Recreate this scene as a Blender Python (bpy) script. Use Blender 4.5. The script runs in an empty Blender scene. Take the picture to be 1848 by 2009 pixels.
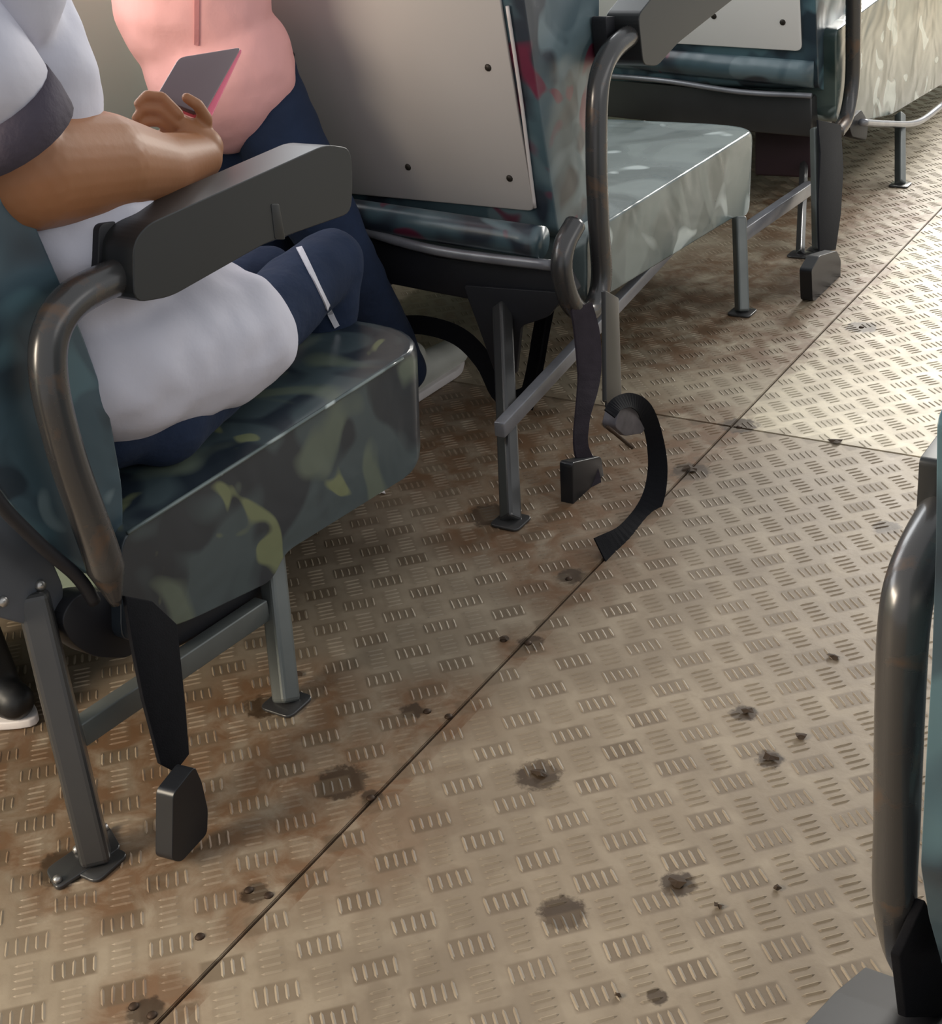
import bpy, bmesh, math, random
from mathutils import Vector, Matrix, noise
random.seed(7)
S = bpy.context.scene
C = S.collection

# ------------------------------------------------------------------ camera, world, lights, exposure
CAM = Vector((0, 0, 1.344)); FPX = 2654.0; AZ, PI_, RO = .590, .488, .091
fw = Vector((-math.sin(AZ)*math.cos(PI_), math.cos(AZ)*math.cos(PI_), -math.sin(PI_)))
rt0 = Vector((math.cos(AZ), math.sin(AZ), 0)); dn0 = fw.cross(rt0)
RT = math.cos(RO)*rt0 + math.sin(RO)*dn0; DN = -math.sin(RO)*rt0 + math.cos(RO)*dn0
cd = bpy.data.cameras.new('camera'); cam = bpy.data.objects.new('camera', cd); C.objects.link(cam)
cam.matrix_world = Matrix(((RT.x, -DN.x, -fw.x, CAM.x), (RT.y, -DN.y, -fw.y, CAM.y), (RT.z, -DN.z, -fw.z, CAM.z), (0, 0, 0, 1)))
cd.sensor_fit = 'VERTICAL'; cd.sensor_height = 24; cd.lens = 24*FPX/2009; cd.clip_start = .02
S.camera = cam
w = bpy.data.worlds.new('daylight'); S.world = w; w.use_nodes = True
bg = w.node_tree.nodes['Background']; bg.inputs[0].default_value = (.93, .97, 1, 1); bg.inputs[1].default_value = .42
def area(name, loc, target, size, power, col):
    l = bpy.data.lights.new(name, 'AREA'); l.shape = 'RECTANGLE'; l.size, l.size_y = size; l.energy = power; l.color = col
    o = bpy.data.objects.new(name, l); C.objects.link(o); o.location = loc
    o.rotation_euler = (Vector(target)-Vector(loc)).to_track_quat('-Z', 'Y').to_euler(); return o
area('windscreen_light', (-1.2, 9.5, 2.5), (-.9, 4.5, 0), (2.6, 1.4), 300, (1, .97, .9))
area('aisle_window_light', (2.3, 2.6, 1.9), (-1, 2.2, .2), (5, 1.0), 16, (1, .97, .93))
area('seat_window_light', (-3.1, 2.2, 1.9), (-1.2, 1.8, .4), (5, 1.0), 60, (.95, .98, 1))
area('rear_warm_light', (-2.6, -.7, 1.3), (-1.2, .9, 0), (1.6, .9), 95, (1, .86, .68))  # unseen warm lamp added to brighten the near floor
S.view_settings.view_transform = 'Standard'; S.view_settings.look = 'None'; S.view_settings.gamma = 1
S.view_settings.use_curve_mapping = False; S.view_settings.exposure = 0.45

# ------------------------------------------------------------------ helpers
def P(x, y, X=None, Y=None, Z=None):
    """the point of the plane X=, Y= or Z= that the photograph shows at pixel x, y"""
    r = RT*(x-924) + DN*(y-1004.5) + fw*FPX
    a, v = (0, X) if X is not None else (1, Y) if Y is not None else (2, Z)
    return CAM + r*((v-CAM[a])/r[a])
def onplane(x, y, p0, n):
    r = RT*(x-924) + DN*(y-1004.5) + fw*FPX
    return CAM + r*((Vector(p0)-CAM).dot(n)/r.dot(n))

class N:
    def __init__(s, name):
        s.m = bpy.data.materials.new(name); s.m.use_nodes = True; s.t = s.m.node_tree; s.b = s.t.nodes['Principled BSDF']
    def add(s, t, **k):
        n = s.t.nodes.new(t)
        for a, v in k.items(): setattr(n, a, v)
        return n
    def set(s, inp, v):
        if isinstance(v, bpy.types.NodeSocket): s.t.links.new(v, inp)
        elif v is not None: inp.default_value = v
    def math(s, op, a, b=None, c=None, clamp=False):
        n = s.add('ShaderNodeMath', operation=op, use_clamp=clamp)
        for i, v in enumerate((a, b, c)):
            if v is not None: s.set(n.inputs[i], v)
        return n.outputs[0]
    def co(s): return s.add('ShaderNodeTexCoord').outputs['Object']
    def noise(s, co, scale, detail=3, rough=.5, dist=0):
        n = s.add('ShaderNodeTexNoise'); s.set(n.inputs['Vector'], co); n.inputs['Scale'].default_value = scale
        n.inputs['Detail'].default_value = detail; n.inputs['Roughness'].default_value = rough; n.inputs['Distortion'].default_value = dist
        return n.outputs['Fac']
    def ramp(s, f, stops, interp='LINEAR'):
        n = s.add('ShaderNodeValToRGB'); n.color_ramp.interpolation = interp; e = n.color_ramp.elements
        while len(e) < len(stops): e.new(.5)
        for q, (p, c) in zip(e, stops):
            q.position = p; q.color = (*c, 1) if len(c) == 3 else c
        s.set(n.inputs[0], f); return n.outputs[0]
    def mix(s, f, a, b, mode='MIX'):
        n = s.add('ShaderNodeMix', data_type='RGBA', blend_type=mode)
        s.set(n.inputs[0], f)
        for i, v in ((6, a), (7, b)):
            s.set(n.inputs[i], v if isinstance(v, bpy.types.NodeSocket) else (*v, 1))
        return n.outputs[2]
    def bump(s, h, strength, dist=.01):
        n = s.add('ShaderNodeBump'); n.inputs['Strength'].default_value = strength; n.inputs['Distance'].default_value = dist
        s.set(n.inputs['Height'], h); s.set(s.b.inputs['Normal'], n.outputs[0])
    def fin(s, col, rough=.5, metal=0, spec=None, coat=None):
        s.set(s.b.inputs['Base Color'], col if isinstance(col, bpy.types.NodeSocket) else (*col, 1))
        s.set(s.b.inputs['Roughness'], rough); s.set(s.b.inputs['Metallic'], metal)
        if spec is not None: s.b.inputs['Specular IOR Level'].default_value = spec
        if coat: s.b.inputs['Coat Weight'].default_value = coat[0]; s.b.inputs['Coat Roughness'].default_value = coat[1]
        return s.m

def plain(name, col, rough=.5, metal=0, var=.15, scale=20, bump=0, spec=None, coat=None):
    n = N(name); f = n.noise(n.co(), scale, 4)
    c = n.mix(f, tuple(v*(1-var) for v in col), tuple(min(1, v*(1+var)) for v in col))
    if bump: n.bump(n.noise(n.co(), scale*6, 3), bump)
    return n.fin(c, rough, metal, spec, coat)

def camo(name, dark, mid, light, accent, scale=9, rough=.33, coat=(.5, .22), acc=.68):
    n = N(name); co = n.co()
    a = n.noise(co, scale, 1.2, .4, .9)
    mp = n.add('ShaderNodeMapping'); n.set(mp.inputs[0], co); mp.inputs[1].default_value = (3, 7, 2)
    b = n.noise(mp.outputs[0], scale*.9, 1, .4, 1.0)
    mp2 = n.add('ShaderNodeMapping'); n.set(mp2.inputs[0], co); mp2.inputs[1].default_value = (13, 1, 9)
    d = n.noise(mp2.outputs[0], scale*1.3, 1, .4, .9)
    c = n.mix(n.ramp(a, [(.43, (0,)*3), (.53, (1,)*3)]), dark, mid)
    c = n.mix(n.ramp(b, [(.55, (0,)*3), (.62, (1,)*3)]), c, light)
    c = n.mix(n.ramp(d, [(acc, (0,)*3), (acc+.04, (1,)*3)]), c, accent)
    n.bump(n.noise(co, 5, 2, .5, .5), .55, .03)
    return n.fin(c, rough, 0, .5, coat)

M = {}
M['vinyl_near'] = camo('camouflage vinyl dark', (.020, .028, .038), (.055, .078, .086), (.110, .135, .105), (.17, .19, .10), 6.5, acc=.67)
M['vinyl_mid'] = camo('camouflage vinyl lit pale', (.085, .115, .115), (.14, .175, .175), (.18, .22, .215), (.46, .52, .51), 4.2, .24, acc=.66)  # light on the second cushion painted in: paler base, white highlight accent
M['vinyl_far'] = camo('camouflage vinyl greenish', (.030, .055, .052), (.065, .098, .095), (.090, .125, .115), (.38, .45, .43), 6, .25, acc=.6)  # pale accent paints white glints on the far cushion
M['back_blue'] = camo('blue patterned upholstery', (.018, .032, .046), (.045, .082, .105), (.075, .14, .165), (.12, .17, .19), 6.5, .4, (.3, .3))
M['back_maroon'] = camo('dark upholstery with maroon patches', (.025, .032, .045), (.060, .10, .12), (.12, .17, .19), (.13, .020, .045), 6, .35, (.4, .25), .63)
M['paint'] = plain('dark grey painted steel', (.062, .060, .060), .32, .45, .25, 8, spec=.5, coat=(.3, .2))
M['paint_light'] = plain('grey green painted steel', (.125, .135, .13), .4, .3, .3, 10, coat=(.2, .3))
def worn():
    n = N('dark steel tube worn to rust'); co = n.co()
    f = n.ramp(n.noise(co, 14, 5, .6, .5), [(.56, (0,)*3), (.68, (1,)*3)])
    return n.fin(n.mix(f, (.075, .072, .072), (.13, .085, .06)), n.math('MULTIPLY_ADD', f, .15, .27), .5, coat=(.3, .15))
M['tube'] = worn()
M['pad'] = plain('charcoal moulded armrest', (.017, .018, .019), .42, 0, .12, 6, spec=.5)
M['bracket'] = plain('grey steel bracket', (.12, .13, .15), .42, .3, .4, 9)
M['black'] = plain('black webbing', (.006, .006, .008), .85, 0, .3, 60, .1, spec=.15)
M['buckle'] = plain('black plastic buckle', (.010, .011, .014), .33, 0, .2, 10)
M['strap'] = plain('dark plum webbing', (.030, .023, .030), .8, 0, .35, 40, .1, spec=.2)
M['reel'] = plain('dusty grey reel', (.10, .09, .10), .5, .2, .5, 40)
M['under'] = plain('dark underside panel', (.012, .012, .016), .55, 0, .4, 8)
M['trim'] = plain('pale worn strip and lit bars', (.22, .22, .24), .3, .2, .5, 12, coat=(.4, .2))
M['laminate'] = plain('greyish white laminate board', (.46, .425, .405), .42, 0, .05, 3, spec=.4)
M['laminate_edge'] = plain('pale board edge', (.60, .55, .54), .5, 0, .05, 5)
M['rivet'] = plain('dark rivet', (.035, .028, .022), .5, .5)
M['screw'] = plain('rusty screw', (.05, .028, .016), .6, .5, .5, 80)
M['bolt'] = plain('bright bolt', (.5, .48, .46), .3, .8)
M['cotton'] = plain('white cotton shirt', (.58, .57, .65), .8, 0, .05, 5, .15)
M['hem'] = plain('dark plum cuff', (.060, .048, .068), .85, 0, .15, 12, .2)
M['navy'] = plain('navy cloth', (.010, .022, .058), .9, 0, .35, 9, .25)
M['piping'] = plain('white piping', (.72, .70, .76), .6)
M['pink'] = plain('pink cotton', (.92, .47, .45), .8, 0, .07, 6, .15)
M['seam'] = plain('rose seam', (.56, .22, .22), .8)
def skinmat():
    n = N('brown skin'); co = n.co(); f = n.noise(co, 9, 3)
    n.b.inputs['Subsurface Weight'].default_value = .12; n.b.inputs['Subsurface Radius'].default_value = (.02, .008, .004)
    n.bump(n.noise(co, 90, 3), .08, .003)
    return n.fin(n.mix(f, (.27, .115, .045), (.38, .165, .08)), .5, 0, .4)
M['skin'] = skinmat()
M['hair'] = plain('black hair', (.012, .01, .009), .5, 0, .3, 120, .4)
M['eye'] = plain('eye', (.5, .48, .45), .2, 0, .1)
M['screen'] = plain('dim phone screen', (.15, .10, .11), .3, 0, .1, 4, coat=(.25, .15))
M['case'] = plain('pink red phone case', (.72, .12, .20), .4)
M['shoe_white'] = plain('off white shoe leather', (.66, .66, .60), .5, 0, .2, 10)
M['shoe_black'] = plain('black shoe rubber', (.012, .012, .013), .45, 0, .3, 20)
M['sole'] = plain('white sole rubber', (.80, .74, .72), .5)
M['wall'] = plain('pale green painted side panel', (.76, .86, .72), .5, 0, .06, 2)
M['leaf'] = plain('dried brown leaf scrap', (.045, .024, .010), .8, 0, .5, 60)

def obj(name, me, mat=None, parent=None, loc=None):
    if isinstance(me, bmesh.types.BMesh):
        m = bpy.data.meshes.new(name); bmesh.ops.recalc_face_normals(me, faces=me.faces); me.to_mesh(m); me.free(); me = m
    o = bpy.data.objects.new(name, me); C.objects.link(o)
    if mat is not None and not me.materials: me.materials.append(M[mat] if isinstance(mat, str) else mat)
    if parent is not None:
        o.parent = parent
        o.matrix_parent_inverse = (Matrix.Translation(BASE.get(parent.name, Vector()))).inverted() if parent.type == 'EMPTY' else Matrix()
    return o
BASE = {}
def thing(name, label, cat, loc, group=None):
    o = bpy.data.objects.new(name, None); C.objects.link(o); o.location = loc; BASE[o.name] = Vector(loc); o.empty_display_size = .05
    o['label'] = label; o['category'] = cat
    if group: o['group'] = group
    return o
def tag(o, label, cat, group=None):
    o['label'] = label; o['category'] = cat
    if group: o['group'] = group
    return o
def smooth(bm):
    for f in bm.faces: f.smooth = True
def wn(o):
    m = o.modifiers.new('wn', 'WEIGHTED_NORMAL'); m.keep_sharp = False; return o

def prism(pts, off, bevel=0, seg=3):
    """solid between the closed outline pts and the same outline moved by off; edges rounded"""
    bm = bmesh.new(); off = Vector(off)
    a = [bm.verts.new(p) for p in pts]; b = [bm.verts.new(Vector(p)+off) for p in pts]; n = len(pts)
    bm.faces.new(a); bm.faces.new(b[::-1])
    for i in range(n): bm.faces.new((a[i], b[i], b[(i+1) % n], a[(i+1) % n]))
    bmesh.ops.recalc_face_normals(bm, faces=bm.faces)
    if bevel:
        bmesh.ops.bevel(bm, geom=list(bm.edges), offset=bevel, segments=seg, profile=.5, affect='EDGES', clamp_overlap=True)
    smooth(bm); return bm
def cushion(pts, X1, R, crown, bevel):
    """seat cushion: side outline pts at the aisle face, run to X1, front corner rounded in plan by R, top crowned"""
    X0 = pts[0].x; yf = max(p.y for p in pts); zt = max(p.z for p in pts); yb = min(p.y for p in pts); q = []
    for p in pts:
        k = max(0, min(1, (p.y-(yf-.22))/.22)); q.append(Vector((p.x, p.y+R*k, p.z)))
    bm = prism(q, (X1-X0, 0, 0), bevel, 4)
    for d in (.008, .018, .03, .045, .065, .09, .13, .2, .3, .4, .5, .6, .7, .8, .9):
        bmesh.ops.bisect_plane(bm, geom=bm.verts[:]+bm.edges[:]+bm.faces[:], plane_co=(X0-d, 0, 0), plane_no=(1, 0, 0))
    for v in bm.verts:
        d = max(0, min(R, min(X0-v.co.x, v.co.x-X1))); k = max(0, min(1, (v.co.y-(yf-.22))/.22))
        v.co.y -= k*(R-math.sqrt(max(0, R*R-(R-d)**2)))
        if v.co.z > zt-.09 and v.co.y > yb:
            t = max(0, min(1, (X0-v.co.x)/.16, (v.co.x-X1)/.16)); v.co.z += crown*t*(2-t)*max(0, min(1, (v.co.z-zt+.09)/.05))
    smooth(bm); return bm
def outline(pts, r=.03, n=4):
    """outline with rounded corners"""
    out = []; k = len(pts)
    for i in range(k):
        a, b, c = Vector(pts[i-1]), Vector(pts[i]), Vector(pts[(i+1) % k])
        q = min(r, (a-b).length*.45, (c-b).length*.45)
        s, e = b+(a-b).normalized()*q, b+(c-b).normalized()*q
        for j in range(n+1):
            t = j/n; out.append((1-t)**2*s + 2*t*(1-t)*b + t*t*e)
    return out
def box(bm, c, s, rot=None):
    m = Matrix.Translation(Vector(c)) @ (rot.to_4x4() if rot else Matrix()) @ Matrix.Diagonal((s[0], s[1], s[2], 1))
    return bmesh.ops.create_cube(bm, size=1, matrix=m)
def spline(pts, n=8):
    p = [Vector(q) for q in pts]; p = [2*p[0]-p[1]] + p + [2*p[-1]-p[-2]]; out = []
    for i in range(1, len(p)-2):
        for j in range(n):
            t = j/n; a, b, c, d = p[i-1:i+3]
            out.append(.5*((2*b)+(c-a)*t+(2*a-5*b+4*c-d)*t*t+(3*b-a-3*c+d)*t**3))
    out.append(p[-2]); return out
def sweep(path, rad, sides=14, bm=None, flat=(1, 1), up=None, cap=True):
    """tube along path; rad a number or one per point; flat scales its two axes"""
    bm = bm or bmesh.new(); n = len(path); rings = []
    up = Vector(up) if up else None
    T = (path[1]-path[0]).normalized(); u = (up or (Vector((0, 0, 1)) if abs(T.z) < .9 else Vector((1, 0, 0)))).cross(T).normalized()
    for i in range(n):
        T = (path[min(i+1, n-1)]-path[max(i-1, 0)]).normalized()
        if up: u = up.cross(T).normalized()
        else: u = (u-T*u.dot(T)).normalized()
        v = T.cross(u); r = rad[i] if isinstance(rad, (list, tuple)) else rad
        rings.append([bm.verts.new(path[i]+(u*math.cos(a)*flat[0]+v*math.sin(a)*flat[1])*r) for a in [2*math.pi*k/sides for k in range(sides)]])
    for a, b in zip(rings, rings[1:]):
        for k in range(sides): bm.faces.new((a[k], a[(k+1) % sides], b[(k+1) % sides], b[k]))
    if cap: bm.faces.new(rings[0][::-1]); bm.faces.new(rings[-1])
    smooth(bm); return bm
def lerpr(rs, n):
    m = len(rs)-1; return [rs[min(int(i/(n-1)*m), m-1)]*(1-(i/(n-1)*m-min(int(i/(n-1)*m), m-1)))+rs[min(int(i/(n-1)*m), m-1)+1]*(i/(n-1)*m-min(int(i/(n-1)*m), m-1)) for i in range(n)]
def ribbon(path, width, thick, wdir):
    """flat band along path, width along wdir"""
    bm = bmesh.new(); rings = []; n = len(path)
    for i in range(n):
        T = (path[min(i+1, n-1)]-path[max(i-1, 0)]).normalized(); wd = Vector(wdir[i] if isinstance(wdir, list) else wdir)
        wd = (wd-T*wd.dot(T)).normalized(); nn = T.cross(wd)
        w = width[i] if isinstance(width, list) else width
        rings.append([bm.verts.new(path[i]+wd*a*w/2+nn*b*thick/2) for a, b in ((-1, -1), (1, -1), (1, 1), (-1, 1))])
    for a, b in zip(rings, rings[1:]):
        for k in range(4): bm.faces.new((a[k], a[(k+1) % 4], b[(k+1) % 4], b[k]))
    bm.faces.new(rings[0][::-1]); bm.faces.new(rings[-1]); return bm
def disc(c, r, h, n=10, axis=(0, 0, 1), dome=.5):
    bm = bmesh.new(); q = Vector(axis).to_track_quat('Z', 'Y'); c = Vector(c)
    r0 = [bm.verts.new(c+q@Vector((r*math.cos(a), r*math.sin(a), 0))) for a in [2*math.pi*k/n for k in range(n)]]
    r1 = [bm.verts.new(c+q@Vector((r*.75*math.cos(a), r*.75*math.sin(a), h))) for a in [2*math.pi*k/n for k in range(n)]]
    t = bm.verts.new(c+q@Vector((0, 0, h*(1+dome*.3))))
    for k in range(n):
        bm.faces.new((r0[k], r0[(k+1) % n], r1[(k+1) % n], r1[k])); bm.faces.new((r1[k], r1[(k+1) % n], t))
    bm.faces.new(r0[::-1]); smooth(bm); return bm
def blob(name, caps, ells, voxel, mat, parent, sm=6, disp=None):
    """one continuous organic surface grown round limbs (p0,p1,r0,r1) and ellipsoids (c,(rx,ry,rz),euler)"""
    bm = bmesh.new()
    for p0, p1, r0, r1 in caps:
        p0, p1 = Vector(p0), Vector(p1); L = (p1-p0).length
        for p, q in ((p0, r0), (p1, r1)): bmesh.ops.create_icosphere(bm, subdivisions=3, radius=q, matrix=Matrix.Translation(p))
        if L > abs(r0-r1)*1.05+1e-4:
            k = (r0-r1)/L; c = math.sqrt(1-k*k); d = (p1-p0)/L; a, b = p0+d*r0*k, p1+d*r1*k
            bmesh.ops.create_cone(bm, cap_ends=True, segments=28, radius1=r0*c, radius2=r1*c, depth=(b-a).length,
                                  matrix=Matrix.Translation((a+b)/2) @ d.to_track_quat('Z', 'Y').to_matrix().to_4x4())
    for e in ells:
        c, r = e[0], e[1]; ro = Matrix.Rotation(0, 4, 'X')
        if len(e) > 2:
            from mathutils import Euler
            ro = Euler(e[2]).to_matrix().to_4x4()
        bmesh.ops.create_icosphere(bm, subdivisions=3, radius=1, matrix=Matrix.Translation(Vector(c)) @ ro @ Matrix.Diagonal((*r, 1)))
    o = obj(name, bm, mat, parent)
    r = o.modifiers.new('remesh', 'REMESH'); r.mode = 'VOXEL'; r.voxel_size = voxel; r.use_smooth_shade = True
    s = o.modifiers.new('smooth', 'SMOOTH'); s.iterations = sm; s.factor = .5
    if disp:
        t = bpy.data.textures.new(name+' folds', 'CLOUDS'); t.noise_scale = disp[1]; t.noise_depth = 1
        d = o.modifiers.new('folds', 'DISPLACE'); d.texture = t; d.strength = disp[0]; d.mid_level = .5; d.texture_coords = 'LOCAL'
    return o

# ------------------------------------------------------------------ setting: tread plate floor and side panel
LAT = .0915; GX, GY = -1.322, .878
XJ = (P(260, 1980, Z=0).x + P(1130, 1140, Z=0).x + P(1699, 609, Z=0).x)/3
YJ = P(1640, 870, Z=0).y
def floor_mat(name, bars=False):
    n = N(name); co = n.co()
    sp = n.add('ShaderNodeSeparateXYZ'); n.set(sp.inputs[0], co); x, y = sp.outputs[0], sp.outputs[1]
    def frac(v, o, sh):
        u = n.math('ADD', n.math('DIVIDE', n.math('SUBTRACT', v, o), LAT), sh)
        return n.math('SUBTRACT', u, n.math('ROUND', u))
    def group(sh, sgn):
        a, b = frac(x, GX, sh), frac(y, GY, sh)
        p = n.math('MULTIPLY', n.math('ADD', a, b), .7071); q = n.math('MULTIPLY', n.math('SUBTRACT', b, a), .7071)
        if sgn < 0: p, q = q, p
        return n.math('SMOOTH_MAX', n.math('DIVIDE', n.math('ABSOLUTE', p), .36), n.math('DIVIDE', n.math('ABSOLUTE', q), .235), .15)
    ga = n.ramp(group(0, 1), [(.80, (1,)*3), (1.0, (0,)*3)]); gb = n.ramp(group(.5, -1), [(.80, (1,)*3), (1.0, (0,)*3)])
    big = n.noise(co, 2.2, 4, .6); fine = n.noise(co, 35, 5, .65); med = n.noise(co, 11, 3, .55, .4)
    base = n.mix(n.ramp(big, [(.35, (0,)*3), (.65, (1,)*3)]), (.215, .165, .115), (.320, .252, .178))
    base = n.mix(n.math('MULTIPLY', n.ramp(med, [(.45, (0,)*3), (.65, (1,)*3)]), .45), base, (.41, .335, .245))
    base = n.mix(n.math('MULTIPLY', n.ramp(fine, [(.5, (0,)*3), (.75, (1,)*3)]), .4), base, (.20, .15, .10))
    def spots(lst):
        tot = None
        for px, py, r in lst:
            c = P(px, py, Z=0); d = n.add('ShaderNodeVectorMath', operation='DISTANCE'); n.set(d.inputs[0], co); d.inputs[1].default_value = c
            v = n.math('SUBTRACT', 1, n.math('DIVIDE', d.outputs['Value'], r), clamp=True)
            tot = v if tot is None else n.math('MAXIMUM', tot, v)
        return tot
    rust = spots([(660, 1540, .22), (470, 1560, .20), (730, 1560, .14), (300, 1480, .22), (540, 1400, .2), (230, 1680, .2), (900, 860, .38), (1000, 1030, .20), (1150, 960, .30), (1300, 860, .30),
                  (1240, 900, .25), (1140, 1130, .18), (1560, 640, .45), (1320, 640, .45), (1480, 560, .5), (1650, 560, .35), (700, 1650, .2), (1210, 1100, .15), (60, 1560, .3), (500, 1750, .12),
                  (1035, 1270, .08), (850, 1400, .14), (290, 1985, .1), (1620, 420, .5)])
    brightened = n.math('MULTIPLY', n.math('GREATER_THAN', x, XJ), n.math('GREATER_THAN', y, YJ))
    far_ = n.math('GREATER_THAN', y, YJ); patchy_ = n.ramp(n.noise(co, 7, 4, .6, .5), [(.35, (.35,)*3), (.6, (1,)*3)])
    base = n.mix(n.math('MULTIPLY', n.math('MULTIPLY_ADD', brightened, .5, n.math('MULTIPLY', far_, .35)), patchy_), base, (.66, .575, .42))  # sunlight painted in patches into the sheets past the cross joint
    rust = n.math('MULTIPLY', rust, n.math('SUBTRACT', 1, n.math('MULTIPLY', n.math('GREATER_THAN', x, XJ+.03), .6)))
    rm = n.math('MULTIPLY', n.math('MULTIPLY', rust, 2.3, clamp=True), n.ramp(n.noise(co, 13, 5, .65, .6), [(.33, (0,)*3), (.58, (1,)*3)]))
    base = n.mix(n.math('MULTIPLY', rm, .84), base, (.150, .070, .028))
    dark = spots([(670, 1535, .060), (728, 1565, .026), (1055, 1522, .05), (1105, 1790, .045), (1330, 1735, .035), (500, 1752, .03), (1120, 1130, .04), (1450, 835, .06), (1040, 1262, .035),
                  (1355, 925, .06), (810, 1395, .03), (1290, 1955, .02), (1460, 1400, .03), (1510, 1490, .03), (285, 1985, .035), (1690, 642, .06), (960, 1010, .07), (130, 1700, .06), (1740, 1035, .04), (520, 1385, .05)])  # dark stains; the last spot paints the shadow beside the near front foot
    dm = n.ramp(n.math('ADD', dark, n.math('MULTIPLY', n.math('SUBTRACT', n.noise(co, 60, 4, .6), .5), .9)), [(.22, (0,)*3), (.42, (1,)*3)])
    base = n.mix(n.math('MULTIPLY', dm, n.ramp(dark, [(0, (0,)*3), (.1, (.92,)*3)])), base, (.045, .024, .010))
    k = n.ramp(n.noise(co, 5.5, 3, .6), [(.3, (.30,)*3), (.7, (.85,)*3)])
    if bars:
        base = n.mix(.12, base, (.46, .38, .28)); n.fin(base, .55, 0, .35)
    else:
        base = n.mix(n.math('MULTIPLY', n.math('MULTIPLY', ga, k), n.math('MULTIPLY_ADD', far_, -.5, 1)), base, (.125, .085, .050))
        base = n.mix(n.math('MULTIPLY', gb, .22), base, (.17, .125, .08))
        n.bump(fine, .15, .004); n.fin(base, n.math('MULTIPLY_ADD', med, .25, .38), .1, .5)
    return n.m
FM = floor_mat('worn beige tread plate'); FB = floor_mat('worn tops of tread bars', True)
bm = bmesh.new(); box(bm, (-.65, 5, -.03), (3.7, 13, .05)); fl = obj('floor', bm, 'screw'); fl['kind'] = 'structure'
x0, x1, y0, y1 = -2.5, 1.2, -1.5, 11.5; g = .0022
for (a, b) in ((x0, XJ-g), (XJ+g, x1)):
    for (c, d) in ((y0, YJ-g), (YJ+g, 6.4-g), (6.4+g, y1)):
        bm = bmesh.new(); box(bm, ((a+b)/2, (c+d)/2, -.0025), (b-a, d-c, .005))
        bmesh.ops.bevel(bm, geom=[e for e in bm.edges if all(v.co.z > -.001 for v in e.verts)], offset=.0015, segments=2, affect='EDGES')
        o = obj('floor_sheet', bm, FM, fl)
vs, fs = [], []
def bar(cx, cy, ang, L, W, H):
    c, s = math.cos(ang), math.sin(ang); b = len(vs)
    for (u, v, z) in ((-L, 0, -.0005), (-L*.6, -W, -.0005), (L*.6, -W, -.0005), (L, 0, -.0005), (L*.6, W, -.0005), (-L*.6, W, -.0005), (-L*.62, 0, H), (L*.62, 0, H)):
        vs.append((cx+u*c-v*s, cy+u*s+v*c, z))
    for f in ((0, 1, 6), (1, 2, 7, 6), (2, 3, 7), (3, 4, 7), (4, 5, 6, 7), (5, 0, 6)): fs.append(tuple(b+i for i in f))
for i in range(-14, 14):
    for j in range(-8, 70):
        for k in (0, 1):
            cx, cy = GX+(i+.5*k)*LAT, GY+(j+.5*k)*LAT
            if cx < -2.42 or cx > .1 or abs(cx-XJ) < .006: continue
            q = CAM-Vector((cx, cy, 0)); z = -q.dot(fw); px = 924-FPX*q.dot(RT)/z; py = 1004.5-FPX*q.dot(DN)/z
            if z < .2 or not (-350 < px < 2250 and -250 < py < 2350): continue
            d = (.7071, .7071) if k == 0 else (-.7071, .7071); a = math.radians(135 if k == 0 else 45)
            for m in range(-2, 3):
                wv = random.uniform(.85, 1.05)
                ox, oy = cx+d[0]*m*.148*LAT, cy+d[1]*m*.148*LAT
                if abs(ox-XJ) < .014 or abs(oy-YJ) < .014: continue
                bar(ox, oy, a+random.uniform(-.04, .04), .205*LAT*wv, .036*LAT, .0016)
me = bpy.data.meshes.new('tread_bars'); me.from_pydata(vs, [], fs); me.update()
o = obj('tread_bars', me, FB, fl); o['kind'] = 'stuff'
for px, py in ((262, 1975), (298, 1992), (488, 1747), (527, 1757), (392, 1838), (838, 1396), (880, 1406), (988, 1256), (1036, 1262), (1116, 1136), (1690, 642), (1450, 838), (727, 1566)):
    c = P(px, py, Z=0); obj('floor_screw', disc((c.x, c.y, -.0003), .0075, .0028), 'screw', fl)
bm = prism([(-2.45, -1.5, 0), (-2.45, 11.5, 0), (-2.45, 11.5, 1.12), (-2.45, -1.5, 1.12)], (-.05, 0, 0), .004); wl = obj('wall_left', bm, 'wall'); wl['kind'] = 'structure'
obj('trim', prism([(-2.425, -1.5, 1.12), (-2.425, 11.5, 1.12), (-2.425, 11.5, 1.16), (-2.425, -1.5, 1.16)], (-.09, 0, 0), .006), 'bracket', wl)
obj('trim', prism([(-2.43, -1.5, 0.0), (-2.43, 11.5, 0.0), (-2.43, 11.5, .09), (-2.43, -1.5, .09)], (-.02, 0, 0), .004), 'paint', wl)

# ------------------------------------------------------------------ seats
XA = -1.38            # aisle face of the cushions
XT = -1.35            # plane of the armrest tubes
XW = -2.34            # window end of the benches
def side(pts, X): return [P(x, y, X=X) for x, y in pts]
def foot(parent, c, rr=.034):
    f = obj('foot_plate', prism(outline([(c.x-rr, c.y-rr, .0005), (c.x+rr, c.y-rr, .0005), (c.x+rr, c.y+rr, .0005), (c.x-rr, c.y+rr, .0005)], .015), (0, 0, .006), .002), 'paint', parent)
    return f
def leg(parent, top, bot, r, mat, plate=True):
    path = spline([top, top.lerp(bot, .5), bot], 6)
    l = obj('leg', sweep(path, r, 4, flat=(1, 1), cap=True), mat, parent)
    for p in l.data.polygons: p.use_smooth = False
    b = l.modifiers.new('b', 'BEVEL'); b.width = r*.3; b.segments = 3
    if plate: foot(l, bot)
    return l
def seat(label, loc): return thing('bus_seat', label, 'seat', loc, None)

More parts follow.
